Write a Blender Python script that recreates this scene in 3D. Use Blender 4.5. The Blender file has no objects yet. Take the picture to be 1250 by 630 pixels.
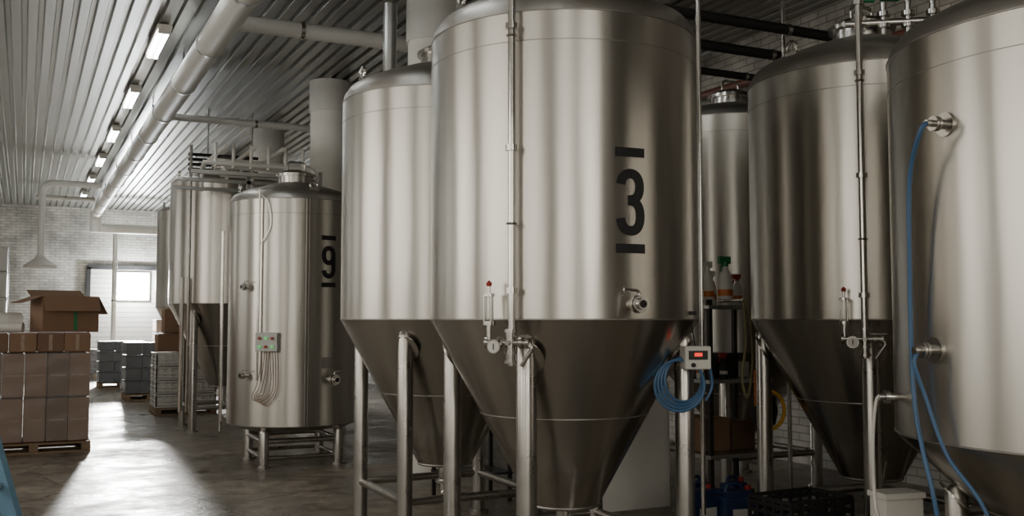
import bpy, math, random
from mathutils import Vector, Matrix
random.seed(7)
TH=math.radians(26.1); cs,sn=math.cos(TH),math.sin(TH)
def W(x,d,z=0.0):
    return Vector((x*cs+d*sn, -x*sn+d*cs, z))
# ---------------------------------------------------------------- materials
def new_mat(name):
    m=bpy.data.materials.new(name); m.use_nodes=True
    nt=m.node_tree; b=nt.nodes['Principled BSDF']
    return m,nt,b
def N(nt,t,**k):
    n=nt.nodes.new(t)
    for a,v in k.items(): setattr(n,a,v)
    return n
def mat(name,col,metal=0.0,rough=0.5,var=0.12,scale=6.0,bump=0.0,emit=None,es=0,trans=0,rvar=0.1,alpha=1):
    m,nt,b=new_mat(name)
    tc=N(nt,'ShaderNodeTexCoord'); no=N(nt,'ShaderNodeTexNoise'); no.inputs['Scale'].default_value=scale; no.inputs['Detail'].default_value=5
    nt.links.new(tc.outputs['Object'],no.inputs['Vector'])
    mr=N(nt,'ShaderNodeMapRange'); mr.inputs[3].default_value=1-var; mr.inputs[4].default_value=1+var
    nt.links.new(no.outputs[0],mr.inputs[0])
    mx=N(nt,'ShaderNodeVectorMath',operation='SCALE'); mx.inputs[0].default_value=col[:3]
    nt.links.new(mr.outputs[0],mx.inputs['Scale']); nt.links.new(mx.outputs[0],b.inputs['Base Color'])
    r2=N(nt,'ShaderNodeMapRange'); r2.inputs[3].default_value=max(0.02,rough-rvar); r2.inputs[4].default_value=min(1,rough+rvar)
    nt.links.new(no.outputs[0],r2.inputs[0]); nt.links.new(r2.outputs[0],b.inputs['Roughness'])
    b.inputs['Metallic'].default_value=metal
    if bump:
        bp=N(nt,'ShaderNodeBump'); bp.inputs['Strength'].default_value=bump; bp.inputs['Distance'].default_value=0.01
        nt.links.new(no.outputs[0],bp.inputs['Height']); nt.links.new(bp.outputs[0],b.inputs['Normal'])
    if emit:
        b.inputs['Emission Color'].default_value=(*emit,1); b.inputs['Emission Strength'].default_value=es
    if trans: b.inputs['Transmission Weight'].default_value=trans
    if alpha<1: b.inputs['Alpha'].default_value=alpha
    return m
def steel_mat(name,col,rough,aniso=0.75):
    m,nt,b=new_mat(name)
    b.inputs['Metallic'].default_value=1
    tc=N(nt,'ShaderNodeTexCoord')
    mp=N(nt,'ShaderNodeMapping'); mp.inputs['Scale'].default_value=(.8,.8,160)
    nt.links.new(tc.outputs['Object'],mp.inputs[0])
    no=N(nt,'ShaderNodeTexNoise'); no.inputs['Scale'].default_value=1; no.inputs['Detail'].default_value=2
    nt.links.new(mp.outputs[0],no.inputs['Vector'])
    mr=N(nt,'ShaderNodeMapRange'); mr.inputs[3].default_value=rough-.012; mr.inputs[4].default_value=rough+.012
    nt.links.new(no.outputs[0],mr.inputs[0]); nt.links.new(mr.outputs[0],b.inputs['Roughness'])
    mp2=N(nt,'ShaderNodeMapping'); mp2.inputs['Scale'].default_value=(2.6,2.6,.3)
    nt.links.new(tc.outputs['Object'],mp2.inputs[0])
    n2=N(nt,'ShaderNodeTexNoise'); n2.inputs['Scale'].default_value=1.6; n2.inputs['Detail'].default_value=2
    nt.links.new(mp2.outputs[0],n2.inputs['Vector'])
    bp=N(nt,'ShaderNodeBump'); bp.inputs['Strength'].default_value=.15; bp.inputs['Distance'].default_value=.03
    nt.links.new(n2.outputs[0],bp.inputs['Height']); nt.links.new(bp.outputs[0],b.inputs['Normal'])
    m2=N(nt,'ShaderNodeMapRange'); m2.inputs[3].default_value=.97; m2.inputs[4].default_value=1.03
    nt.links.new(no.outputs[0],m2.inputs[0])
    sc=N(nt,'ShaderNodeVectorMath',operation='SCALE'); sc.inputs[0].default_value=col
    nt.links.new(m2.outputs[0],sc.inputs['Scale']); nt.links.new(sc.outputs[0],b.inputs['Base Color'])
    b.inputs['Anisotropic'].default_value=aniso
    b.inputs['Anisotropic Rotation'].default_value=.25
    tg=N(nt,'ShaderNodeTangent',direction_type='RADIAL',axis='Z')
    nt.links.new(tg.outputs[0],b.inputs['Tangent'])
    return m
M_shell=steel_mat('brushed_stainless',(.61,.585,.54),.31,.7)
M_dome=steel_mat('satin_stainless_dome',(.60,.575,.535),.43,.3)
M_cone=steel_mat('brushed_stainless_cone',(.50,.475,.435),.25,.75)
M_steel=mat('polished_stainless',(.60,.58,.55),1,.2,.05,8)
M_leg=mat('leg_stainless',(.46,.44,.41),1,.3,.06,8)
M_weld=mat('weld_bead',(.40,.38,.36),1,.45,.1,40)
M_black=mat('black_vinyl',(.008,.008,.009),0,.45)
M_rubber=mat('black_rubber',(.012,.012,.013),0,.6)
M_white=mat('white_plastic',(.68,.66,.61),0,.4,.05)
M_offw=mat('white_paint_column',(.80,.78,.72),0,.7,.15,3,.4)
M_card=mat('cardboard',(.24,.14,.082),0,.75,.15,4,.1)
M_card2=mat('cardboard_dark',(.17,.10,.06),0,.75,.15,4,.1)
M_tape=mat('packing_tape',(.28,.19,.12),0,.3)
M_wrap=mat('stretch_wrap',(.6,.62,.64),0,.14,.1,9,1.0,alpha=.16)
M_wood=mat('pallet_wood',(.22,.15,.09),0,.8,.25,9,.2)
M_blue=mat('blue_hose',(.06,.14,.27),0,.4)
M_bluep=mat('blue_plastic',(.015,.035,.1),0,.45)
M_red=mat('red_plastic',(.35,.03,.02),0,.4)
M_green=mat('green_plastic',(.02,.2,.08),0,.4)
M_yel=mat('yellow_plastic',(.65,.34,.02),0,.45)
M_orange=mat('orange_plastic',(.6,.17,.03),0,.45)
M_galv=mat('galvanized_duct',(.50,.51,.50),1,.38,.15,5)
M_darkm=mat('dark_metal',(.05,.05,.05),.6,.5)
M_pipew=mat('white_insulated_pipe',(.72,.71,.67),0,.45,.08)
M_glass=mat('sight_glass',(.85,.85,.8),0,.08,.02,trans=.9)
M_brass=mat('brown_pipe',(.18,.065,.04),0,.5)
M_led=mat('red_led',(.5,.02,.02),0,.4,emit=(1,.06,.03),es=1.2)
M_gled=mat('green_button',(.1,.4,.1),0,.4,emit=(.2,1,.3),es=.4)
M_tube=mat('fluorescent_tube',(.9,.95,1),0,.4,emit=(.93,.98,1),es=22)
M_flood=mat('daylight_pane',(1,1,1),0,.3,emit=(.88,.95,1),es=200)
M_crate=mat('grey_crate',(.60,.60,.57),0,.5,.1)
M_cable=mat('copper_cable',(.28,.16,.10),0,.5)
M_strap=mat('yellow_strap',(.42,.37,.2),0,.7)
M_alu=mat('ladder_aluminium',(.5,.53,.56),1,.35)
M_ladb=mat('ladder_blue_label',(.14,.27,.38),0,.4)
M_dgrey=mat('dark_goods',(.03,.032,.038),0,.5)

def brick_mat(name,axis,col):
    m,nt,b=new_mat(name)
    tc=N(nt,'ShaderNodeTexCoord'); sx=N(nt,'ShaderNodeSeparateXYZ'); cx=N(nt,'ShaderNodeCombineXYZ')
    nt.links.new(tc.outputs['Object'],sx.inputs[0]); nt.links.new(sx.outputs[axis],cx.inputs[0]); nt.links.new(sx.outputs[2],cx.inputs[1])
    br=N(nt,'ShaderNodeTexBrick'); nt.links.new(cx.outputs[0],br.inputs[0])
    br.inputs['Scale'].default_value=1; br.inputs['Brick Width'].default_value=.27; br.inputs['Row Height'].default_value=.085; br.inputs['Mortar Size'].default_value=.007
    br.inputs['Color1'].default_value=(*col,1); br.inputs['Color2'].default_value=(col[0]*.8,col[1]*.79,col[2]*.77,1); br.inputs['Mortar'].default_value=(col[0]*.45,col[1]*.44,col[2]*.42,1)
    no=N(nt,'ShaderNodeTexNoise'); no.inputs['Scale'].default_value=.9; no.inputs['Detail'].default_value=9; no.inputs['Roughness'].default_value=.65; nt.links.new(tc.outputs['Object'],no.inputs['Vector'])
    cr=N(nt,'ShaderNodeMapRange'); cr.inputs[1].default_value=.38; cr.inputs[2].default_value=.6; cr.inputs[3].default_value=.5; cr.inputs[4].default_value=1.05
    nt.links.new(no.outputs[0],cr.inputs[0])
    sc=N(nt,'ShaderNodeVectorMath',operation='SCALE'); nt.links.new(br.outputs[0],sc.inputs[0]); nt.links.new(cr.outputs[0],sc.inputs['Scale'])
    nt.links.new(sc.outputs[0],b.inputs['Base Color']); b.inputs['Roughness'].default_value=.7
    bp=N(nt,'ShaderNodeBump'); bp.inputs['Strength'].default_value=.6; bp.inputs['Distance'].default_value=.012; bp.invert=True
    nt.links.new(br.outputs['Fac'],bp.inputs['Height']); nt.links.new(bp.outputs[0],b.inputs['Normal'])
    return m
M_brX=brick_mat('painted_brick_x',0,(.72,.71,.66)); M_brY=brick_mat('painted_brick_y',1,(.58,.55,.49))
def floor_mat():
    m,nt,b=new_mat('worn_concrete')
    tc=N(nt,'ShaderNodeTexCoord')
    n1=N(nt,'ShaderNodeTexNoise'); n1.inputs['Scale'].default_value=.9; n1.inputs['Detail'].default_value=12; n1.inputs['Roughness'].default_value=.72
    n2=N(nt,'ShaderNodeTexNoise'); n2.inputs['Scale'].default_value=5; n2.inputs['Detail'].default_value=10; n2.inputs['Roughness'].default_value=.65
    vo=N(nt,'ShaderNodeTexVoronoi',feature='DISTANCE_TO_EDGE'); vo.inputs['Scale'].default_value=.5
    for n in (n1,n2): nt.links.new(tc.outputs['Object'],n.inputs['Vector'])
    dis=N(nt,'ShaderNodeVectorMath',operation='MULTIPLY_ADD'); nt.links.new(n2.outputs[1],dis.inputs[0]); dis.inputs[1].default_value=(.35,.35,0); nt.links.new(tc.outputs['Object'],dis.inputs[2]); nt.links.new(dis.outputs[0],vo.inputs['Vector'])
    cr=N(nt,'ShaderNodeValToRGB'); e=cr.color_ramp.elements
    e[0].position=.38; e[0].color=(.10,.085,.065,1); e[1].position=.62; e[1].color=(.36,.31,.245,1)
    nt.links.new(n1.outputs[0],cr.inputs[0])
    mr=N(nt,'ShaderNodeMapRange'); mr.inputs[1].default_value=0; mr.inputs[2].default_value=.012; mr.inputs[3].default_value=.35; mr.inputs[4].default_value=1
    nt.links.new(vo.outputs[0],mr.inputs[0])
    mr2=N(nt,'ShaderNodeMapRange'); mr2.inputs[1].default_value=.3; mr2.inputs[2].default_value=.7; mr2.inputs[3].default_value=.55; mr2.inputs[4].default_value=1.4; nt.links.new(n2.outputs[0],mr2.inputs[0])
    mu=N(nt,'ShaderNodeMath',operation='MULTIPLY'); nt.links.new(mr.outputs[0],mu.inputs[0]); nt.links.new(mr2.outputs[0],mu.inputs[1])
    sc=N(nt,'ShaderNodeVectorMath',operation='SCALE'); nt.links.new(cr.outputs[0],sc.inputs[0]); nt.links.new(mu.outputs[0],sc.inputs['Scale']); nt.links.new(sc.outputs[0],b.inputs['Base Color'])
    rr=N(nt,'ShaderNodeMapRange'); rr.inputs[1].default_value=.38; rr.inputs[2].default_value=.62; rr.inputs[3].default_value=.25; rr.inputs[4].default_value=.66
    nt.links.new(n1.outputs[0],rr.inputs[0]); nt.links.new(rr.outputs[0],b.inputs['Roughness'])
    bp=N(nt,'ShaderNodeBump'); bp.inputs['Strength'].default_value=.5; bp.inputs['Distance'].default_value=.02
    nt.links.new(n2.outputs[0],bp.inputs['Height']); nt.links.new(bp.outputs[0],b.inputs['Normal'])
    return m
M_floor=floor_mat()
M_ceil=mat('corrugated_galvanized_sheet',(.31,.305,.28),.85,.36,.25,1.3)

# ---------------------------------------------------------------- mesh builder
class MB:
    def __init__(s): s.v=[]; s.f=[]
    def add(s,vs,fs):
        o=len(s.v); s.v+= [Vector(p) for p in vs]; s.f+=[tuple(i+o for i in f) for f in fs]; return s
    def box(s,c,size,rz=0,M=None):
        hx,hy,hz=[a/2 for a in size]; R=M if M is not None else Matrix.Rotation(rz,3,'Z'); c=Vector(c)
        b=min(hx,hy,hz)*.12
        vs=[]
        for sz,ins in ((-hz,b),(-hz+b,0),(hz-b,0),(hz,b)):
            for x,y in ((-1,-1),(1,-1),(1,1),(-1,1)):
                vs.append(c+R@Vector((x*(hx-ins),y*(hy-ins),sz)))
        fs=[(3,2,1,0),(12,13,14,15)]
        for k in range(3):
            for i in range(4):
                j=(i+1)%4; fs.append((k*4+i,k*4+j,k*4+4+j,k*4+4+i))
        return s.add(vs,fs)
    def tube(s,pts,r,seg=12,caps=True):
        pts=[Vector(p) for p in pts]; n=len(pts); vs=[];fs=[]
        up=None
        for i,p in enumerate(pts):
            t=(pts[min(i+1,n-1)]-pts[max(i-1,0)]).normalized()
            if up is None:
                up=Vector((0,0,1)) if abs(t.z)<.9 else Vector((1,0,0))
            a=(up-t*up.dot(t)).normalized(); b=t.cross(a); up=a
            rr=r[i] if isinstance(r,(list,tuple)) else r
            for k in range(seg):
                an=2*math.pi*k/seg; vs.append(p+(a*math.cos(an)+b*math.sin(an))*rr)
        for i in range(n-1):
            for k in range(seg):
                j=(k+1)%seg; fs.append((i*seg+k,i*seg+j,(i+1)*seg+j,(i+1)*seg+k))
        if caps: fs.append(tuple(range(seg-1,-1,-1))); fs.append(tuple((n-1)*seg+k for k in range(seg)))
        return s.add(vs,fs)
    def cyl(s,a,b,r,seg=16): return s.tube([a,b],r,seg)
    def lathe(s,c,prof,seg=64):
        c=Vector(c); vs=[];fs=[];n=len(prof)
        for r,z in prof:
            for k in range(seg):
                an=2*math.pi*k/seg; vs.append(c+Vector((r*math.cos(an),r*math.sin(an),z)))
        for i in range(n-1):
            for k in range(seg):
                j=(k+1)%seg; fs.append((i*seg+k,i*seg+j,(i+1)*seg+j,(i+1)*seg+k))
        if prof[0][0]>1e-3: fs.append(tuple(range(seg-1,-1,-1)))
        if prof[-1][0]>1e-3: fs.append(tuple((n-1)*seg+k for k in range(seg)))
        return s.add(vs,fs)
    def torus(s,c,R,r,nrm=(0,0,1),seg=32,k=8,a0=0,a1=2*math.pi):
        nrm=Vector(nrm).normalized(); u=nrm.orthogonal().normalized(); v=nrm.cross(u); c=Vector(c)
        return s.tube([c+(u*math.cos(a0+(a1-a0)*i/seg)+v*math.sin(a0+(a1-a0)*i/seg))*R for i in range(seg+1)],r,k)
    def make(s,name,parent,m,smooth=True):
        me=bpy.data.meshes.new(name); off=parent.location if parent else Vector((0,0,0))
        me.from_pydata([tuple(p-off) for p in s.v],[],s.f); me.validate(); me.update()
        import bmesh
        bm=bmesh.new(); bm.from_mesh(me); bmesh.ops.recalc_face_normals(bm,faces=bm.faces); bm.to_mesh(me); bm.free()
        if smooth:
            me.shade_smooth(); me.set_sharp_from_angle(angle=math.radians(35))
        me.materials.append(m)
        o=bpy.data.objects.new(name,me); bpy.context.scene.collection.objects.link(o)
        if parent: o.parent=parent
        return o
def empty(name,loc):
    e=bpy.data.objects.new(name,None); e.location=loc; e.empty_display_size=.2
    bpy.context.scene.collection.objects.link(e); return e
def fil(pts,r=.08,n=6):
    pts=[Vector(p) for p in pts]; out=[pts[0]]
    for i in range(1,len(pts)-1):
        p=pts[i]; a=pts[i-1]-p; b=pts[i+1]-p; q=min(r,a.length*.45,b.length*.45)
        A=p+a.normalized()*q; B=p+b.normalized()*q
        for k in range(n+1):
            t=k/n; out.append(A*(1-t)**2+p*2*t*(1-t)+B*t*t)
    out.append(pts[-1]); return out
def spl(pts,n=8):
    pts=[Vector(p) for p in pts]; P=[pts[0]]+pts+[pts[-1]]; out=[]
    for i in range(1,len(P)-2):
        for k in range(n):
            t=k/n; a,b,c,d=P[i-1],P[i],P[i+1],P[i+2]
            out.append(.5*((2*b)+(c-a)*t+(2*a-5*b+4*c-d)*t*t+(3*b-a-3*c+d)*t**3))
    out.append(pts[-1]); return out

# ---------------------------------------------------------------- room
XL,XR,YB,YF,HC=-4.5,7.8,-4.0,33.0,5.0
MB().add([(XL-.3,YB-.3,0),(XR+.3,YB-.3,0),(XR+.3,YF+.3,0),(XL-.3,YF+.3,0),(XL-.3,YB-.3,-.2),(XR+.3,YB-.3,-.2),(XR+.3,YF+.3,-.2),(XL-.3,YF+.3,-.2)],[(0,1,2,3),(7,6,5,4),(0,4,5,1),(1,5,6,2),(2,6,7,3),(3,7,4,0)]).make('floor',None,M_floor,False)
mb=MB(); per=.17; x=XL-.3; prof=[]
while x<XR+.3:
    prof+=[(x,HC),(x+per*.55,HC),(x+per*.65,HC+.045),(x+per*.9,HC+.045)]; x+=per
prof.append((x,HC))
vs=[];fs=[]
for (px,pz) in prof: vs+=[(px,YB-.3,pz),(px,YF+.3,pz)]
for i in range(len(prof)-1): fs.append((2*i,2*i+1,2*i+3,2*i+2))
n0=len(vs); vs+=[(XL-.3,YB-.3,HC+.12),(XR+.3,YB-.3,HC+.12),(XR+.3,YF+.3,HC+.12),(XL-.3,YF+.3,HC+.12)]; fs.append((n0,n0+1,n0+2,n0+3))
mb.add(vs,fs).make('ceiling',None,M_ceil,False)
def plainbox(mb,a,b):
    (x0,y0,z0),(x1,y1,z1)=a,b
    mb.add([(x0,y0,z0),(x1,y0,z0),(x1,y1,z0),(x0,y1,z0),(x0,y0,z1),(x1,y0,z1),(x1,y1,z1),(x0,y1,z1)],[(3,2,1,0),(4,5,6,7),(0,1,5,4),(1,2,6,5),(2,3,7,6),(3,0,4,7)])
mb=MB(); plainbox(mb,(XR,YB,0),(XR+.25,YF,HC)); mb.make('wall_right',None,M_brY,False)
mb=MB(); plainbox(mb,(XL-.25,YF,0),(XR+.25,YF+.25,HC)); mb.make('wall_far',None,M_brX,False)
lw=[(-2.5,1),(2.5,6),(7.5,11),(12.5,16),(18,21.5)]; z0,z1=1.7,4.4
mb=MB(); plainbox(mb,(XL-.25,YB,0),(XL,YF,z0)); plainbox(mb,(XL-.25,YB,z1),(XL,YF,HC)); y=YB
for a,b in lw: plainbox(mb,(XL-.25,y,z0),(XL,a,z1)); y=b
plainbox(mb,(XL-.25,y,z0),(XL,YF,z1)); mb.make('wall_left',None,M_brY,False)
bw=[(-3.2,-.8),(.6,2.6)]
mb=MB(); plainbox(mb,(XL,YB-.25,0),(XR,YB,z0)); plainbox(mb,(XL,YB-.25,z1),(XR,YB,HC)); x=XL
for a,b in bw: plainbox(mb,(x,YB-.25,z0),(a,YB,z1)); x=b
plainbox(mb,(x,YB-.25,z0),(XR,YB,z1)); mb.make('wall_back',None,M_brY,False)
def area(name,loc,rot,sx,sy,p,col=(1,.94,.835)):
    l=bpy.data.lights.new(name,'AREA'); l.shape='RECTANGLE'; l.size=sx; l.size_y=sy; l.energy=p; l.color=col
    o=bpy.data.objects.new(name,l); o.location=loc; o.rotation_euler=rot; bpy.context.scene.collection.objects.link(o); return o
wn=0
for a,b in lw:
    wn+=1; mb=MB(); x=XL-.12
    for t in (0,.25,.5,.75,1): mb.box((x,a+.03+(b-a-.06)*t,(z0+z1)/2),(.06,.06,z1-z0))
    for t in (0,.5,1): mb.box((x,(a+b)/2,z0+.03+(z1-z0-.06)*t),(.06,b-a,.06))
    mb.make('window_%d'%wn,None,M_darkm)
    area('daylight_window',(XL-.3,(a+b)/2,(z0+z1)/2),(0,-math.pi/2,0),z1-z0,b-a,112 if a<10 else 35)
for a,b in bw:
    wn+=1; mb=MB(); y=YB-.12
    for t in (0,.5,1): mb.box((a+.03+(b-a-.06)*t,y,(z0+z1)/2),(.06,.06,z1-z0))
    for t in (0,.5,1): mb.box(((a+b)/2,y,z0+.03+(z1-z0-.06)*t),(b-a,.06,.06))
    mb.make('window_%d'%wn,None,M_darkm)
    area('daylight_window',((a+b)/2,YB-.3,(z0+z1)/2),(math.pi/2,0,0),b-a,z1-z0,90)
wd=bpy.data.worlds.new('w'); bpy.context.scene.world=wd; wd.use_nodes=True
wd.node_tree.nodes['Background'].inputs[0].default_value=(.97,.95,.9,1); wd.node_tree.nodes['Background'].inputs[1].default_value=.4

# columns
for (cx,cy) in ((3.87,9.82),(3.87,13.85),(3.87,17.9),(3.87,21.95),(3.87,26)):
    e=empty('concrete_column',(cx,cy,0))
    MB().lathe((cx,cy,0),[(.27,0),(.27,HC-.45)],32).make('shaft',e,M_offw)
    MB().lathe((cx,cy,0),[(.29,HC-.45),(.29,HC-.002)],32).make('capital',e,M_pipew)
# fluorescent fixtures
for k,cy in enumerate((-.7,2.6,5.9,9.2,12.5,15.8,19.1,22.4,25.7,29)):
    e=empty('fluorescent_light',(1.37,cy,4.9))
    MB().box((1.37,cy,4.96),(.16,1.3,.05)).make('housing',e,M_white)
    MB().cyl((1.33,cy-.6,4.9),(1.33,cy+.6,4.9),.018).cyl((1.41,cy-.6,4.9),(1.41,cy+.6,4.9),.018).make('tubes',e,M_tube)
    MB().box((1.37,cy-.62,4.91),(.14,.03,.06)).box((1.37,cy+.62,4.91),(.14,.03,.06)).make('end_caps',e,M_white)
# main duct
e=empty('ventilation_duct',(1.75,10,4.6))
MB().tube(fil([(1.75,-2,4.6),(1.75,30.2,4.6),(1.75,30.2,4.05)],.4),.15,20).make('duct_tube',e,M_pipew)
mb=MB()
for i in range(16): mb.cyl((1.75,-1+2*i,4.6),(1.75,-.94+2*i,4.6),.162,20)
mb.make('joint_bands',e,M_galv)
mb=MB()
for i in range(9): mb.box((1.75,-.5+3.4*i,4.87),(.02,.03,.26))
mb.make('hangers',e,M_darkm)
def pipeobj(name,pts,r,m,fr=.15,seg=14,bands=0):
    pts=[Vector(p) for p in pts]; e=empty(name,pts[0]); MB().tube(fil(pts,fr),r,seg).make('pipe_run',e,m)
    mb=MB()
    for a,b in zip(pts[:-1],pts[1:]):
        L=(b-a).length
        if L>.5:
            dv=(b-a).normalized(); k=max(1,int(L/2.2))
            for i in range(k):
                p=a+dv*(L*(i+.5)/k); mb.cyl(p-dv*.02,p+dv*.02,r*1.15,seg)
    if mb.v: mb.make('couplings',e,M_steel if m!=M_galv else M_galv)
    return e
pipeobj('cross_duct',[(1.93,10.9,4.83),(3.5,10.9,4.83),(7.7,10.9,4.83)],.09,M_pipew)
pipeobj('cross_duct',[(1.93,15.75,4.68),(4.5,15.75,4.68),(4.5,15.75,3.3)],.055,M_pipew)
pipeobj('cross_duct',[(1.75,30.6,4.2),(6,30.6,4.2)],.14,M_pipew)
pipeobj('white_pipe',[(.2,28,4.72),(1.6,28,4.72)],.06,M_pipew)
pipeobj('white_pipe',[(2.38,31.5,4.2),(2.38,31.5,.1)],.07,M_pipew)
pipeobj('white_pipe',[(3.6,27.5,2.4),(3.6,27.5,4.5),(5.5,27.5,4.5)],.13,M_pipew)
pipeobj('roof_duct',[(5.2,2.5,4.72),(5.2,10.6,4.72)],.2,M_galv)
hx,hy=.3,24.0
e=empty('extraction_hood',(hx,hy,2.7))
MB().tube(fil([(1.5,hy,4.6),(hx,hy,4.6),(hx,hy,2.95)],.25),.07,14).make('drop_pipe',e,M_pipew)
MB().lathe((hx,hy,0),[(.34,2.72),(.33,2.78),(.12,2.93),(.09,3.0)],28).make('hood',e,M_white)

# ---------------------------------------------------------------- tanks
def SE(c,rx,ry,a0,a1,n=24,p=2.25):
    out=[]
    for i in range(n+1):
        a=math.radians(a0+(a1-a0)*i/n); ca,sa=math.cos(a),math.sin(a)
        out.append((c[0]+rx*math.copysign(abs(ca)**(2/p),ca),c[1]+ry*math.copysign(abs(sa)**(2/p),sa)))
    return out
GL={'3':[SE((0,.080),.058,.070,172,-80)+[(-.014,.006)],[(-.014,.006)]+SE((0,-.076),.061,.080,82,-172)],
    '9':[SE((0,.072),.060,.080,0,360,36),[(.060,.072),(.060,-.075)]+SE((0,-.075),.060,.080,0,-170)[1:]]}
def strokes(mb,P,R,phi0,zc,lines,th):
    for L in lines:
        n=len(L); vs=[];fs=[]
        for i in range(n):
            a=Vector(L[max(i-1,0)]); b=Vector(L[min(i+1,n-1)]); t=(b-a); 
            if t.length<1e-6: t=Vector((1,0))
            t.normalize(); nn=Vector((-t.y,t.x)); c=Vector(L[i])
            for s_ in (1,-1):
                q=c+nn*s_*th/2; vs.append(P(phi0+math.degrees(q.x/R),R+.004,zc+q.y))
        for i in range(n-1): fs.append((2*i,2*i+2,2*i+3,2*i+1))
        mb.add(vs,fs)
def seglin(a,b,n=6): return [(a[0]+(b[0]-a[0])*i/n,a[1]+(b[1]-a[1])*i/n) for i in range(n+1)]
def butterfly(e,p,out,side,s=1.0,nm='valve'):
    out=Vector(out).normalized(); side=Vector(side).normalized(); p=Vector(p)
    mb=MB().cyl(p-out*.03,p+out*.05*s,.024*s).cyl(p+out*.05*s,p+out*.062*s,.045*s,20).cyl(p+out*.068*s,p+out*.09*s,.05*s,20).cyl(p+out*.096*s,p+out*.11*s,.045*s,20).cyl(p+out*.11*s,p+out*.125*s,.03*s,20)
    mb.tube(fil([p+out*.08*s,p+out*.08*s+Vector((0,0,.07*s)),p+out*.08*s+Vector((0,0,.075*s))+side*.09*s],.02),.009*s,8)
    mb.make(nm+'_body',e,M_steel)
    MB().cyl(p+out*.126*s,p+out*.128*s,.02*s).make(nm+'_bore',e,M_black)
def tank(name,tx,td,R,zj,zs,zb,rb,number=None,numphi=0,manifold=None,legphi=-19,legr=.9,flat=False,legt=.055,lugs=True,brace=.33,dome=.34,extra=None):
    C=W(tx,td,0); e=empty(name,C)
    def P(phi,r,z):
        a=math.radians(phi); return W(tx+r*math.sin(a),td-r*math.cos(a),z)
    MB().lathe(C,[(R,zj),(R,zs)],96).make('shell',e,M_shell)
    k=dome/.34
    MB().lathe(C,[(R+.0005,zs),(R*.985,zs+.055*k),(R*.94,zs+.11*k),(R*.84,zs+.16*k),(R*.65,zs+.22*k),(R*.4,zs+dome*.86),(R*.2,zs+dome),(.001,zs+dome*1.02)],96).make('domed_top',e,M_dome)
    mb=MB()
    for z in (zs,zj): mb.torus(C+Vector((0,0,z)),R,.0045,seg=96,k=6)
    mb.torus(C+Vector((0,0,zs-.16)),R-.001,.003,seg=96,k=6)
    mb.make('weld_seams',e,M_weld)
    if flat:
        MB().lathe(C,[(.001,zb-.10),(R*.5,zb-.09),(R*.85,zb-.05),(R*.97,zb-.01),(R,zb+.001)],96).make('dished_bottom',e,M_cone)
    else:
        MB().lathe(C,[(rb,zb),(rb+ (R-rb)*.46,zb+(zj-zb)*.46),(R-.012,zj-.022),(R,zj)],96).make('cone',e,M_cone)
        zc=zb+(zj-zb)*.5; rc=rb+(R-rb)*.5
        MB().torus(C+Vector((0,0,zc)),rc,.004,seg=72,k=6).torus(C+Vector((0,0,zb+.01)),rb,.012,seg=48,k=8).make('cone_seams',e,M_weld)
        mb=MB().lathe(C,[(.05,zb-.12),(.05,zb-.02),(rb,zb+.001)],32).lathe(C,[(.075,zb-.14),(.075,zb-.12)],32)
        q=P(0,0,zb-.12); mb.tube(fil([q,q-Vector((0,0,.12)),q-Vector((0,0,.12))+(P(20,1,0)-P(20,0,0))*.5],.1),.04,14)
        mb.make('bottom_outlet',e,M_steel)
    zt=zs+dome
    mb=MB().lathe(C,[(.2,zt-.08),(.2,zt+.06),(.23,zt+.06),(.23,zt+.09),(.16,zt+.13),(.001,zt+.15)],40)
    mb.tube(fil([C+Vector((.1,0,zt+.1)),C+Vector((.1,0,zt+.24)),C+Vector((-.1,0,zt+.24)),C+Vector((-.1,0,zt+.1))],.05),.012,8)
    mb.make('manway',e,M_steel)
    if lugs:
        mb=MB()
        for ph in (-60,30,120,210):
            p=P(ph,R*.87,zs+.13*k); o=(P(ph,1,0)-P(ph,0,0)); t=o.cross(Vector((0,0,1)))
            mb.torus(p+Vector((0,0,.06)),.04,.014,o,20,8); mb.box(p,(.1,.03,.06),math.atan2(t.y,t.x))
        mb.make('lifting_lugs',e,M_steel)
    mb=MB(); feet=[]; ring=MB()
    for kk in range(4):
        ph=legphi+90*kk; r=R*legr; p=P(ph,r,0); feet.append(p)
        top=(zj-.09) if not flat else zb+.0
        if not flat and legr<.85: top=zj-(R-R*legr)*(zj-zb)/(R-rb)-.02
        if flat: r=R*.8; p=P(ph,r,0); feet[-1]=p; top=zb-.05
        mb.lathe(p,[(legt,.03),(legt,top-.03),(legt*.85,top+.0),(legt*.5,top+.02),(.001,top+.03)],24)
        mb.lathe(p,[(legt*1.5,0),(legt*1.5,.025),(legt*.7,.03)],24)
        if not flat:
            o=P(ph,1,0)-P(ph,0,0); cn=(Vector((0,0,1))*(zj-zb)+o*(R-rb)).normalized(); nn=(o*(zj-zb)-Vector((0,0,1))*(R-rb)).normalized()
            q=P(ph,R*legr+.003,zj-(R-R*legr)*(zj-zb)/(R-rb)-.06)
            ring.tube([q-nn*.004+cn*0,q+nn*.006],.1,28)
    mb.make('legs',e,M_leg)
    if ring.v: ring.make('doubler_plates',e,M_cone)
    mb=MB()
    for kk in range(4):
        a,b=feet[kk],feet[(kk+1)%4]; mb.cyl(a+Vector((0,0,brace)),b+Vector((0,0,brace)),.03 if not flat else .028,14)
    if flat:
        for kk in range(4):
            a,b=feet[kk],feet[(kk+1)%4]; mb.cyl(a+Vector((0,0,.1)),b+Vector((0,0,.1)),.022,12)
    mb.make('braces',e,M_leg)
    if number:
        mb=MB(); strokes(mb,P,R,numphi,2.225,GL[number],.052)
        for z in (.265,-.25): strokes(mb,P,R,numphi,2.225,[seglin((-.088,z),(.088,z))],.05)
        mb.make('number_decal',e,M_black,False)
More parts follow.
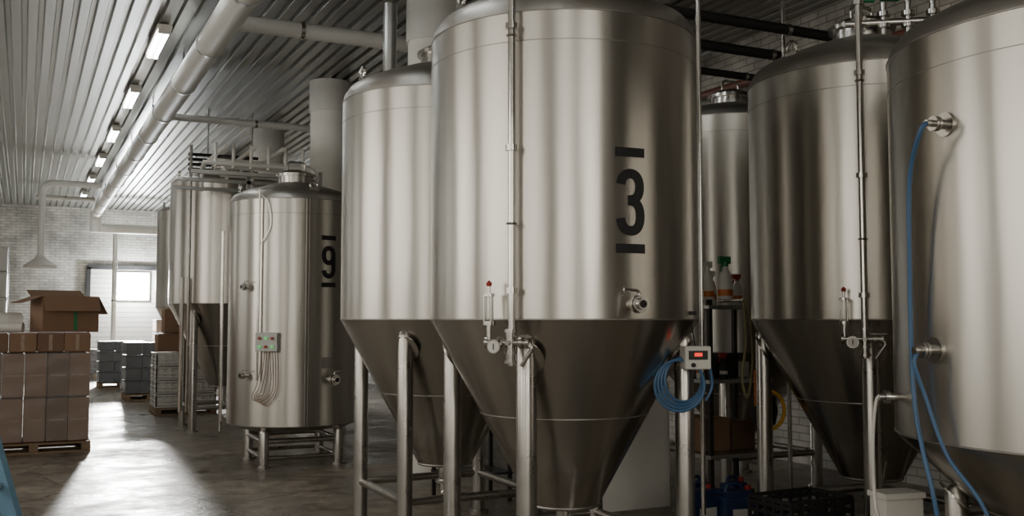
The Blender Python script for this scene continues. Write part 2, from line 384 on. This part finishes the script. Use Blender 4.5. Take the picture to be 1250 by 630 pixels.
    if manifold is not None:
        ph=manifold; r=R+.07; o=P(ph,1,0)-P(ph,0,0); rt=P(ph+90,1,0)-P(ph+90,0,0); U=Vector((0,0,1))
        B=P(ph,r,0)
        mb=MB().tube([B+U*1.36,B+U*(HC-.5)],.021,14)
        for z in (1.75,2.5,3.15,3.6): mb.cyl(B+U*(z-.015),B+U*(z+.015),.034)
        mb.make('cip_riser',e,M_steel)
        mb=MB()
        for z in (2.1,3.1): mb.cyl(P(ph,R-.01,z),P(ph,r,z),.008); mb.torus(B+U*z,.026,.006)
        mb.make('pipe_clips',e,M_steel)
        m0=B+U*1.48+o*.02
        mb=MB().cyl(m0-rt*.13,m0+rt*.1,.019).cyl(m0-U*.1,m0+U*.07,.026)
        for q in (-.13,-.06,.06,.1): mb.cyl(m0+rt*(q-.008),m0+rt*(q+.008),.032)
        for z in (-.1,-.05,.06): mb.cyl(m0+U*(z-.008),m0+U*(z+.008),.034)
        mb.cyl(m0-rt*.12,m0-rt*.12+U*.1,.014); mb.cyl(m0-rt*.12+U*.09,m0-rt*.12+U*.11,.034); mb.cyl(m0-rt*.12+U*.24,m0-rt*.12+U*.255,.03); mb.cyl(m0-rt*.12+U*.255,m0-rt*.12+U*.30,.008)
        for q in (-.02,.02): mb.cyl(m0-rt*(.12+q)+U*.1+o*.02,m0-rt*(.12+q)+U*.25+o*.02,.004)
        mb.tube(fil([m0+rt*.1,m0+rt*.12-U*.03,m0+rt*.06-U*.12],.03),.012,10)
        mb.tube([m0+o*.02,m0+o*.05],.014); mb.tube([m0+U*.03+rt*.02,m0+U*.03+rt*.13+o*.03],.006,8)
        mb.make('manifold_block',e,M_steel)
        MB().cyl(m0-rt*.12+U*.11,m0-rt*.12+U*.24,.024).make('sight_glass',e,M_glass)
        MB().lathe(m0-rt*.12+U*.29,[(.001,0),(.014,.005),(.016,.02),(.001,.035)],12).make('relief_knob',e,M_red)
        g=m0-rt*.07-U*.02+o*.03
        MB().cyl(g,g+o*.03,.037,24).make('gauge_case',e,M_steel); MB().cyl(g+o*.031,g+o*.033,.031,24).make('gauge_dial',e,M_white)
        MB().box(g+o*.035,(.004,.004,.03)).make('gauge_needle',e,M_black)
    return e,P,C

R=.8
T3,P3,C3=tank('fermentation_tank',.311,6.0,R,1.6,3.25,.5,.2,'3',23.5,-21)
T2,P2,C2=tank('fermentation_tank',-.513,7.7,R,1.6,3.25,.5,.2)
T4,P4,C4=tank('fermentation_tank',2.5,7.0,R,1.6,3.25,.5,.2,None,0,-21)
T5,P5,C5=tank('fermentation_tank',2.9,4.8,1.0,1.04,2.92,.33,.25,None,0,None,legphi=-19,legr=.72)
T6,P6,C6=tank('fermentation_tank',2.2,9.9,.85,1.3,3.5,.5,.2,dome=.25)
T7,P7,C7=tank('fermentation_tank',-4.33,15.0,R,1.83,3.62,.6,.2,None,0,None,dome=.2)
T8,P8,C8=tank('fermentation_tank',-5.95,19.0,R,1.83,3.62,.6,.2,dome=.2)
T9,P9,C9=tank('bright_beer_tank',-2.49,11.4,.73,.455,2.91,.455,.2,'9',42,None,flat=True,dome=.26,brace=.28,legphi=-19)
U=Vector((0,0,1))
def od(P,ph): return P(ph,1,0)-P(ph,0,0)
butterfly(T3,P3(23.5,R,1.68),od(P3,23.5),od(P3,23.5-90))
mb=MB(); strokes(mb,P3,R,62,1.635,[seglin((-.07,0),(.07,0))],.022); mb.make('serial_plate',T3,M_darkm,False)
MB().tube([P7(-18,R+.08,.3),P7(-18,R+.08,4.1)],.022,10).tube([P7(-24,R+.1,.3),P7(-24,R+.1,2.2)],.03,10).make('riser_pipe',T7,M_steel)
# tank 9 details
butterfly(T9,P9(44,.73,.95),od(P9,44),od(P9,134),1.2,'racking_valve')
butterfly(T9,P9(-30,.73,1.95),od(P9,-30),od(P9,60),.8,'sample_valve')
butterfly(T9,P9(-30,.73,1.0),od(P9,-30),od(P9,60),.8,'drain_valve')
MB().tube([P9(-17,.77,.95),P9(-17,.77,3.0)],.012,8).tube(spl([P9(-17,.77,2.95),P9(-10,.76,2.85),P9(-8,.75,2.6),P9(-17,.76,2.4)]),.006,6).make('conduit',T9,M_steel)
mb=MB()
for ph in (22,24.5): mb.tube([P9(ph,.735,.46),P9(ph,.735,2.9)],.006,6)
mb.make('vertical_weld',T9,M_weld)
p=P9(-8,.78,1.36); a=math.atan2(od(P9,82).y,od(P9,82).x)
MB().box(p,(.24,.1,.2),a).make('control_box',T9,M_crate)
mb=MB(); mg=MB()
for i in range(3):
    for j in range(2):
        (mb if (i+j)%2 else mg).cyl(P9(-8,.83,1.31+.09*j)+od(P9,82)*(i-1)*.07,P9(-8,.85,1.31+.09*j)+od(P9,82)*(i-1)*.07,.016)
mb.make('buttons',T9,M_red); mg.make('indicator_lamps',T9,M_gled)
mb=MB()
for i in range(4):
    mb.tube(spl([P9(-12+2*i,.8,1.28),P9(-13+2*i,.8,1.1-.02*i),P9(-17+2*i,.78,.9-.03*i),P9(-22+2*i,.76,.78),P9(-18+3*i,.76,.74-.02*i),P9(-6+2*i,.77,.85),P9(-6+2*i,.79,1.28)]),.004,6)
mb.make('sensor_cables',T9,M_cable)
mb=MB(); strokes(mb,P9,.73,42,1.13,[seglin((-.07,0),(.07,0))],.12); mb.make('name_plate',T9,M_weld,False)
MB().tube(fil([P9(-80,.8,.35),P9(-80,.8,2.6)],.1),.02).make('level_pipe',T9,M_steel)

# pipe rack behind tank 9
e=empty('process_pipe_rack',(2.6,13.4,0))
mb=MB()
for i,(y,z) in enumerate(((12.7,3.55),(12.95,3.62),(13.2,3.5),(13.5,3.66),(13.8,3.56),(14.1,3.72))):
    mb.tube(fil([(1.95+.1*i,y,z),(3.35,y,z),(3.35,y,z-.5-.1*(i%3))],.08),.03,10)
for i in range(3): mb.tube(fil([(2.2+.35*i,12.5,3.75),(2.2+.35*i,14.4,3.75),(2.2+.35*i,14.4,3.4)],.08),.028,10)
for i in range(6): mb.cyl((2.1+.22*i,12.7,3.5),(2.1+.22*i,12.7,3.8),.022)
mb.make('process_pipes',e,M_pipew)
mb=MB()
for x,y in ((2.65,13.4),(3.4,12.6),(3.4,14.2)): mb.box((x,y,1.75),(.05,.05,3.5))
mb.box((2.6,13.4,3.42),(1.6,.05,.05)).box((2.6,14.3,3.42),(1.6,.05,.05)).box((2.6,12.62,3.42),(1.6,.05,.05))
mb.make('rack_frame',e,M_galv)
e=empty('pipe_manifold',(2.9,16.45,4.1)); mb=MB()
for i in range(4): mb.cyl((2.3,16.45,4.0+.08*i),(3.4,16.45,4.0+.08*i),.026)
mb.make('manifold_pipes',e,M_rubber)
MB().box((2.6,16.45,4.6),(.025,.025,.8)).box((3.3,16.45,4.6),(.025,.025,.8)).make('drop_hangers',e,M_galv)

# overhead pipes right side
def run(name,p,L,r,m): pipeobj(name,[p,p+Vector((L,0,0))],r,m)
run('black_insulated_pipe',W(1.1,7.9,4.12),2.9,.045,M_rubber)
run('black_insulated_pipe',W(1.1,8.3,4.0),2.8,.045,M_rubber)
run('black_insulated_pipe',W(1.2,8.9,3.92),2.3,.035,M_rubber)
pipeobj('brown_pipe',[(7.6,2,3.95),(7.6,16,4.2)],.06,M_brass)
pipeobj('brown_pipe',[(7.6,2,4.3),(7.6,16,4.5)],.045,M_brass)
pipeobj('riser_pipe',[W(1.33,7.0,.25),W(1.33,7.0,4.9)],.017,M_steel)
pipeobj('riser_pipe',[W(2.42,8.75,.0),W(2.42,8.75,4.9)],.02,M_steel)
pipeobj('vent_stub',[W(-1.22,9.8,3.3),W(-1.22,9.8,4.75)],.07,M_galv)
# green valve cluster on tank 4 top
e=T4; mb=MB(); mg=MB(); c=C4+U*3.66
for i in range(4):
    q=c+od(P4,80)*(i*.16-.1)+od(P4,0)*.25
    mb.cyl(q-U*.12,q+U*.12,.022); mb.cyl(q+U*.02,q+U*.05,.045); mb.cyl(q-U*.06,q-U*.03,.045); mg.box(q+U*.14+od(P4,80)*.04,(.13,.03,.02),-.4)
mb.cyl(c+od(P4,80)*-.2+od(P4,0)*.25-U*.02,c+od(P4,80)*.6+od(P4,0)*.25-U*.02,.025)
mb.make('top_manifold',e,M_steel); mg.make('green_handles',e,M_green)

# tank 5 ports & hose
e=T5
def port(P,ph,R,z,nm,s=1):
    o=od(P,ph); p=P(ph,R,z)
    MB().cyl(p-o*.02,p+o*.01,.055*s,28).cyl(p,p+o*.07,.022*s).cyl(p+o*.045,p+o*.058,.034*s,20).cyl(p+o*.062,p+o*.075,.034*s,20).cyl(p+o*.07,p+o*.11,.016*s).make(nm,e,M_steel); return p+o*.1
a=port(P5,-70,1,2.48,'upper_port'); b=port(P5,-76,1,1.46,'lower_port',1.1)
def hose(tgt,nm,pts,r,m): MB().tube(spl(pts),r,10).make(nm,tgt,m)
hose(T5,'blue_hose',[a,a+od(P5,-74)*.04-U*.04,P5(-77.5,1.09,2.25),P5(-81,1.06,1.8),P5(-82,1.05,1.45),P5(-81,1.05,1.2),P5(-78,1.05,1.0),P5(-75,1.04,.8),P5(-73,1.0,.45),P5(-65,.98,.03),P5(-45,1.05,.02)],.011,M_blue)
hose(T5,'blue_hose_return',[b-od(P5,-76)*.02,b+od(P5,-74)*.01-U*.06,P5(-75,1.07,1.25),P5(-70,1.04,1.0),P5(-62,.98,.78),P5(-54,.95,.4),P5(-40,.98,.03)],.009,M_blue)
c=P5(-97,1.0,1.22); MB().cyl(c,c+od(P5,-97)*.1,.018).cyl(c+od(P5,-97)*.05,c+od(P5,-97)*.075,.032).make('side_valve',T5,M_steel)
hose(T5,'clear_tube',[c+od(P5,-97)*.08,P5(-98,1.11,1.2),P5(-98,1.13,1.0),P5(-97,1.13,.7),P5(-92,1.13,.64)],.008,M_white)
q=W(2.02,5.3,.03); e=empty('junction_box',W(2.02,5.3,0)); MB().box(q+U*.54,(.22,.14,.2),-.2).make('box',e,M_white); MB().box(q+U*.655,(.24,.16,.03),-.2).make('lid',e,M_white); MB().cyl(q-U*.03,q+U*.46,.03).lathe(q-U*.03,[(.1,0),(.1,.02)],20).make('post',e,M_leg)

# controller on tank 3 right leg + blue coil
lp=P3(71,R*.9,0); o=od(P3,10); a=math.atan2(od(P3,100).y,od(P3,100).x); p=lp+U*1.385+o*.13+od(P3,100)*.02
e=empty('temperature_controller',p)
MB().box(p,(.15,.09,.13),a).make('housing',e,M_white); MB().box(p+o*.047+U*.015,(.11,.006,.05),a).make('display_panel',e,M_darkm)
MB().box(p+o*.051+U*.018+od(P3,100)*.0,(.045,.004,.02),a).make('led_display',e,M_led)
MB().cyl(p+o*.045-U*.04-od(P3,100)*.03,p+o*.06-U*.04-od(P3,100)*.03,.012).make('knob',e,M_black)
MB().box(p-o*.06,(.06,.05,.08),a).make('mounting_bracket',e,M_darkm)
MB().tube(spl([p+U*.065,p+U*.2-od(P3,100)*.02,p+U*.3+od(P3,10)*-.02,p+U*.5-o*.1]),.004,6).make('cable',e,M_black)
c=lp+U*1.26+o*.1-od(P3,100)*.04; e=empty('blue_hose_coil',c); mb=MB()
for i in range(4):
    mb.torus(c+o*(.012*i)-od(P3,100)*.012*i-U*.01*i,.125+.006*i,.009,o+od(P3,100)*(.25-.1*i),36,8)
mb.tube(spl([c+U*.13,c+U*.16+od(P3,100)*.12,c+od(P3,100)*.17-U*.02,c+od(P3,100)*.13-U*.12]),.009,8)
mb.make('coils',e,M_blue)

# shelf between tanks
sc=W(1.76,8.35,0); e=empty('metal_shelf',sc); mb=MB(); hx,hy=.3,.22
for sx in (-1,1):
    for sy in (-1,1): mb.box(sc+Vector((sx*hx,sy*hy,.88)),(.035,.035,1.76))
mb.make('posts',e,M_darkm); mb=MB()
for z in (.5,1.1,1.7): mb.box(sc+Vector((0,0,z)),(.64,.48,.03))
mb.make('shelves',e,M_galv)
def bottle(x,d,z,body,trig,name='spray_bottle',s=1):
    q=W(x,d,z); e=empty(name,q)
    MB().lathe(q,[(.038*s,0),(.04*s,.01),(.04*s,.13*s),(.03*s,.17*s),(.014*s,.2*s),(.014*s,.22*s)],20).make('body',e,body)
    v=od(P3,-60)
    MB().box(q+U*.245*s+v*.01,(.08*s,.028,.04*s),math.atan2(v.y,v.x)).cyl(q+U*.21*s,q+U*.235*s,.018*s).tube([q+U*.235*s+v*.03,q+U*.18*s+v*.05],.006).make('trigger',e,trig)
    MB().lathe(q,[(.0405*s,.05*s),(.0408*s,.055*s),(.0408*s,.08*s),(.0405*s,.085*s)],20).make('label',e,M_orange if body==M_white else M_white)
bottle(1.60,8.15,1.716,M_white,M_white,s=1.35); bottle(1.74,8.12,1.716,M_white,M_green,s=1.5); bottle(1.51,8.05,1.716,M_yel,M_white,s=.8); bottle(1.68,8.4,1.716,M_white,M_white,s=1.1)
bottle(1.9,8.4,1.716,M_white,M_red)
bottle(1.55,8.22,1.116,M_white,M_black,s=.9); bottle(1.72,8.13,1.116,M_rubber,M_red,s=.8)
for i,(dx,dz,m,s) in enumerate(((-.18,1.116,M_darkm,.17),(.02,1.116,M_rubber,.2),(.2,1.116,M_white,.13),(-.15,.516,M_card,.28),(.15,.516,M_card2,.24))):
    q=sc+Vector((dx,.06,dz)); e=empty('storage_box',q); MB().box(q+U*s/2,(s,s*1.1,s)).make('carton',e,m); MB().box(q+U*(s+.004),(s*.25,s*1.08,.006)).make('tape',e,M_tape)
def jerry(q,rz=0,m=M_bluep):
    e=empty('jerrycan',q); R3=Matrix.Rotation(rz,3,'Z')
    MB().box(q+U*.16,(.26,.2,.32),rz).box(q+U*.34,(.18,.12,.05),rz).make('body',e,m)
    MB().tube(fil([q+R3@Vector((-.09,0,.35)),q+R3@Vector((-.07,0,.41)),q+R3@Vector((.03,0,.41)),q+R3@Vector((.05,0,.35))],.03),.013).make('handle',e,m)
    MB().cyl(q+R3@Vector((.09,0,.35)),q+R3@Vector((.09,0,.395)),.025).make('cap',e,M_red)
    v=R3@Vector((0,-.102,.17)); MB().box(q+v,(.16,.004,.15),rz).make('label',e,M_white)
jerry(W(1.36,7.35),.1); jerry(W(1.63,7.32),-.2); jerry(W(1.40,7.65),.3); jerry(W(1.68,7.64),.3)
def crate(q,rz=0,m=M_rubber,s=(.6,.4,.28),name='plastic_crate'):
    e=empty(name,q); R3=Matrix.Rotation(rz,3,'Z'); mb=MB(); sx,sy,sz=s
    mb.box(q+U*.012,(sx,sy,.024),rz)
    for z in [sz*k/5+.02 for k in range(5)]+[sz]:
        for a in (-1,1):
            mb.box(q+R3@Vector((0,a*sy/2,z)),(sx,.015,.022),rz); mb.box(q+R3@Vector((a*sx/2,0,z)),(.015,sy,.022),rz)
    for k in range(7):
        for a in (-1,1): mb.box(q+R3@Vector((-sx/2+sx*k/6,a*sy/2,sz/2)),(.018,.018,sz),rz)
    for k in range(1,5):
        for a in (-1,1): mb.box(q+R3@Vector((a*sx/2,-sy/2+sy*k/5,sz/2)),(.018,.018,sz),rz)
    mb.make('crate_lattice',e,m)
crate(W(1.76,6.15),.1,s=(.5,.35,.25)); crate(W(1.76,6.15,.275),.05,s=(.5,.35,.25))
hk=W(1.80,7.75,1.75); e=empty('yellow_ratchet_strap',hk)
MB().tube(spl([hk,hk+Vector((.02,0,-.3)),hk+Vector((-.02,0,-.6)),hk+Vector((.03,0,-.75)),hk+Vector((.06,-.03,-.45)),hk+Vector((.03,-.03,-.1)),hk]),.011,6).make('webbing',e,M_strap)
MB().cyl(hk,hk+Vector((.02,.33,.0)),.012).make('hook_rod',e,M_steel)
c=W(1.86,7.4,.94); e=empty('hose_reel',W(1.86,7.4,0))
MB().torus(c+od(P3,0)*.11,.14,.014,od(P3,20),32,8,a0=.5,a1=4.6).make('yellow_rim',e,M_yel); MB().lathe(c-U*.14,[(.02,0),(.08,.03),(.10,.13),(.08,.23),(.02,.26)],24).make('hub',e,M_rubber); MB().box(c+U*.16+od(P3,0)*.09-od(P3,90)*.07,(.035,.03,.26)).make('grip',e,M_orange)
MB().cyl(W(1.86,7.47,0),W(1.86,7.47,1.1),.015).lathe(W(1.86,7.47,0),[(.08,0),(.08,.02)],16).make('stand',e,M_darkm)
mb=MB(); q=W(1.0,8.6,0); plainbox(mb,(q.x-.35,q.y-.1,0),(q.x+.35,q.y+.1,1.05)); mb.make('wall_plinth',None,M_offw,False)
q=W(-.36,8.95,0); e=empty('steel_worktable',q); mb=MB()
for sx in (-.28,.28):
    for sy in (-.2,.2): mb.box(q+Vector((sx,sy,.35)),(.03,.03,.7))
mb.box(q+U*.715,(.62,.46,.03)).box(q+U*.25,(.6,.44,.02)); mb.make('table_frame',e,M_darkm)
q2=q+U*.735; e=empty('plastic_tray',q2); mb=MB().box(q2+U*.01,(.46,.32,.02))
for a in (-1,1): mb.box(q2+Vector((a*.23,0,.09)),(.015,.32,.18)).box(q2+Vector((0,a*.16,.09)),(.46,.015,.18)).box(q2+Vector((0,a*.17,.18)),(.5,.03,.015))
mb.make('tray_body',e,M_white)

# ---------------------------------------------------------------- pallets
def pallet(mb,c,sx,sy,rz=0):
    R3=Matrix.Rotation(rz,3,'Z'); c=Vector(c)
    for a in (-1,0,1):
        mb.box(c+R3@Vector((a*(sx/2-.05),0,.065)),(.1,sy,.08),rz); mb.box(c+R3@Vector((0,a*(sy/2-.05),.012)),(sx,.1,.022),rz)
    for k in range(6): mb.box(c+R3@Vector((0,-sy/2+.06+(sy-.12)*k/5,.116)),(sx,.1,.022),rz)
bc=Vector((.15,13.65,0)); e=empty('carton_pallet',bc)
mb=MB(); pallet(mb,bc,1.25,.85); mb.make('pallet',e,M_wood)
b1=MB(); b2=MB(); tp=MB(); hh=[(.13,.53),(.665,.53),(1.2,.24)]
for L,(zb_,h) in enumerate(hh):
    nx=5 if L<2 else 4
    for i in range(nx):
        for j in range(2):
            w=1.22/nx; x=bc.x-.61+w*(i+.5)+random.uniform(-.006,.006); y=bc.y-.2+.41*j+random.uniform(-.012,.012)
            (b1 if random.random()<.55 else b2).box((x,y,zb_+h/2),(w-.012,.4,h-.008))
            if j==0: tp.box((x,y-.201,zb_+h*.5),(w*.7,.003,.02) if L<2 else (.04,.003,h*.8))
b1.make('cartons_light',e,M_card); b2.make('cartons_dark',e,M_card2); tp.make('tape_strips',e,M_tape)
def film(mb,x0,y0,x1,y1,za,zb_,nx=26,nz=24,amp=.008):
    rng=random.Random(int(x0*100)+3); per=[]
    L=[((x0,y0),(x1,y0)),((x1,y0),(x1,y1)),((x1,y1),(x0,y1)),((x0,y1),(x0,y0))]
    for (a,b) in L:
        nrm=Vector((b[1]-a[1],-(b[0]-a[0]),0)).normalized()
        for i in range(nx): t=i/nx; per.append((Vector((a[0]+(b[0]-a[0])*t,a[1]+(b[1]-a[1])*t,0)),nrm))
    n=len(per); vs=[];fs=[]
    for j in range(nz+1):
        z=za+(zb_-za)*j/nz
        for i,(p,nr) in enumerate(per):
            w=amp*(math.sin(i*.9+j*.7)+math.sin(i*.35-j*1.1)+rng.uniform(-.8,.8))*.5+amp
            vs.append(p+nr*w+Vector((0,0,z)))
    for j in range(nz):
        for i in range(n): k=(i+1)%n; fs.append((j*n+i,j*n+k,(j+1)*n+k,(j+1)*n+i))
    mb.add(vs,fs)
mb=MB(); film(mb,bc.x-.62,bc.y-.425,bc.x+.635,bc.y+.43,.15,1.2); mb.make('stretch_film',e,M_wrap)
def carton(q,s,h,rz,name='open_carton'):
    e=empty(name,q); R3=Matrix.Rotation(rz,3,'Z'); mb=MB(); sx,sy=s
    mb.box(q+U*.005,(sx,sy,.01),rz)
    for a in (-1,1):
        mb.box(q+R3@Vector((a*sx/2,0,h/2)),(.008,sy,h),rz); mb.box(q+R3@Vector((0,a*sy/2,h/2)),(sx,.008,h),rz)
        ang=math.radians(62 if a>0 else -20); M=R3@Matrix.Rotation(ang,3,'Y')
        ctr=Vector((a*sx/2,0,h))+Vector((math.cos(ang),0,-math.sin(ang)))*(a*.125)
        mb.box(q+R3@ctr,(.25,sy,.006),M=M)
        an2=math.radians(25 if a>0 else 68); M=R3@Matrix.Rotation(an2,3,'X')
        ctr=Vector((0,a*sy/2,h))+Vector((0,math.cos(an2),math.sin(an2)))*(a*.1)
        mb.box(q+R3@ctr,(sx,.2,.006),M=M)
    mb.make('carton_walls',e,M_card); MB().box(q+R3@Vector((0.05,-sy/2-.006,h*.5)),(.04,.003,h*.9),rz).make('tape',e,M_green)
carton(Vector((.46,13.6,1.445)),(.66,.46),.44,.3)
q=Vector((-.22,13.55,1.445)); e=empty('packing_film_roll',q); MB().tube([q+Vector((-.2,0,.12)),q+Vector((.2,.05,.12))],.12,20).tube([q+Vector((-.1,-.1,.06)),q+Vector((.22,-.2,.06))],.06,20).make('roll',e,M_white); MB().tube([q+Vector((-.21,0,.12)),q+Vector((.21,.05,.12))],.04,14).make('core',e,M_card)
def stack(c,sx,sy,h,body,name,wrap=True,rows=4,cols=3,tone=M_rubber):
    c=Vector(c); e=empty(name,c); mb=MB(); pallet(mb,c,sx,sy); mb.make('pallet',e,M_wood); mb=MB(); lid=MB()
    dz=(h-.13)/rows
    for r in range(rows):
        for i in range(cols):
            for j in range(2):
                w=sx/cols; q=(c.x-sx/2+w*(i+.5),c.y-sy/4+sy/2*j,.13+dz*(r+.5)); mb.box(q,(w-.015,sy/2-.015,dz-.02)); lid.box((q[0],q[1],q[2]+dz*.42),(w-.004,sy/2-.004,dz*.08))
    mb.make('goods',e,body); lid.make('rims',e,tone)
    if wrap:
        mb=MB(); film(mb,c.x-sx/2-.01,c.y-sy/2-.01,c.x+sx/2+.01,c.y+sy/2+.01,.15,h+.02,14,12); mb.make('stretch_film',e,M_wrap)
stack((2.28,21.4,0),.9,.9,1.15,M_dgrey,'wrapped_goods_pallet')
stack((2.1,25.4,0),1.0,.9,1.1,M_dgrey,'wrapped_goods_pallet')
stack((3.9,30,0),1.1,.9,1.6,M_card2,'wrapped_goods_pallet')
stack((1.75,29.5,0),.9,.9,.8,M_dgrey,'wrapped_goods_pallet')
stack((-.62,20,0),.7,.9,2.9,M_white,'wrapped_goods_pallet',rows=6,tone=M_crate)
c=Vector((2.5,18.0,0)); e=empty('bottle_crate_stack',c); mb=MB(); pallet(mb,c,1.0,.9); mb.make('pallet',e,M_wood); mb=MB(); bt=MB()
for r in range(4):
    for i in range(2):
        for j in range(2):
            q=c+Vector((-.25+.5*i,-.22+.44*j,.13+.23*r))
            mb.box(q+U*.01,(.48,.42,.02))
            for z in (.05,.11,.2):
                for a in (-1,1): mb.box(q+Vector((0,a*.2,z)),(.46,.015,.028)); mb.box(q+Vector((a*.23,0,z)),(.015,.4,.028))
            for k in range(5):
                for a in (-1,1): mb.box(q+Vector((-.23+.115*k,a*.2,.11)),(.02,.02,.2)); mb.box(q+Vector((a*.23,-.2+.1*k,.11)),(.02,.02,.2))
            bt.box(q+U*.1,(.42,.36,.16))
mb.make('crates',e,M_crate); bt.make('bottles',e,M_white)
for dx,dz,s in ((-.15,1.06,(.6,.5,.3)),(-.12,1.365,(.45,.4,.42))):
    q=c+Vector((dx,0,dz)); e=empty('storage_box',q); MB().box(q+U*s[2]/2,s).make('carton',e,M_card); MB().box(q+U*(s[2]+.004),(.06,s[1],.004)).make('tape',e,M_tape)
# far door with glazed bright window
e=empty('roller_door',(2.3,32.95,0)); mb=MB()
for x in (1.75,4.1): mb.box((x,32.93,1.6),(.12,.1,3.2))
mb.box((2.93,32.93,3.2),(2.45,.1,.14)); mb.make('door_frame',e,M_darkm); mb=MB()
for k in range(21): mb.box((2.93,32.95,.08+.15*k),(2.23,.06,.14))
mb.make('door_slats',e,M_white)
fx,fy,fz=3.02,32.85,2.62
wn+=1; e=empty('window_%d'%wn,(fx,fy,fz)); MB().box((fx,fy+.03,fz),(.98,.06,.88)).make('frame',e,M_white)
MB().box((fx-.22,fy-.005,fz),(.435,.02,.78)).box((fx+.22,fy-.005,fz),(.435,.02,.78)).make('bright_panes',e,M_flood)
def aim(o,t): o.rotation_euler=(Vector(t)-o.location).to_track_quat('-Z','Y').to_euler()
l=bpy.data.lights.new('window_sun_beam','SPOT'); l.energy=21000; l.spot_size=math.radians(50); l.spot_blend=.45; l.shadow_soft_size=.45; l.color=(1,.985,.95)
o_=bpy.data.objects.new('window_sun_beam',l); o_.location=(fx,fy-.55,fz); aim(o_,(2.6,26.3,0)); bpy.context.scene.collection.objects.link(o_)
l=bpy.data.lights.new('window_spill','POINT'); l.energy=420; l.shadow_soft_size=.12; l.color=(.93,.97,1)  # added lamp washing the far wall, imitates a glow halo around the window
o_=bpy.data.objects.new('window_spill',l); o_.location=(fx,fy-.45,fz+.0); bpy.context.scene.collection.objects.link(o_)

# ladder
lo=.06
e=empty('step_ladder',W(-2.3+lo,4.4,0)); A=W(-2.06+lo,4.5,0); B=W(-2.72+lo,4.55,2.0); off=W(-.12,-.45,0)
mb=MB()
def bar(mb,a,b,w,t):
    z=(b-a).normalized(); x=off.normalized(); y=z.cross(x).normalized(); x=y.cross(z); M=Matrix((x,y,z)).transposed(); mb.box((a+b)/2,(t,w,(b-a).length),M=M)
bar(mb,A,B,.075,.03); bar(mb,A+off,B+off,.075,.03)
for k in range(1,7):
    t=k/7; p=A.lerp(B,t); mb.cyl(p,p+off,.018)
mb.make('rails_and_rungs',e,M_alu)
mb=MB(); A2=A+W(-1.3,.1,0)
bar(mb,A2,B,.06,.03); bar(mb,A2+off,B+off,.06,.03); mb.make('rear_legs',e,M_alu)
mb=MB(); bar(mb,A.lerp(B,.2),A.lerp(B,.9),.079,.034); bar(mb,A.lerp(B,.2)+off,A.lerp(B,.9)+off,.079,.034); mb.make('blue_label',e,M_ladb)
mb=MB(); o2=-off.normalized()*.019
for k in range(7):
    t=.36+.022*k; bar(mb,A.lerp(B,t)+o2,A.lerp(B,t+.013)+o2,.045,.003)
mb.make('label_lettering',e,M_white)
MB().box(A+U*.03,(.06,.09,.06)).box(A+off+U*.03,(.06,.09,.06)).box(A2+U*.03,(.06,.09,.06)).box(A2+off+U*.03,(.06,.09,.06)).make('feet',e,M_rubber)

# ---------------------------------------------------------------- camera
cam=bpy.data.cameras.new('camera'); cam.lens=35; cam.sensor_width=36; cam.clip_end=200
co=bpy.data.objects.new('camera',cam); co.location=(0,0,1.6); co.rotation_euler=(math.radians(90+3.53),0,-TH)
bpy.context.scene.collection.objects.link(co); bpy.context.scene.camera=co
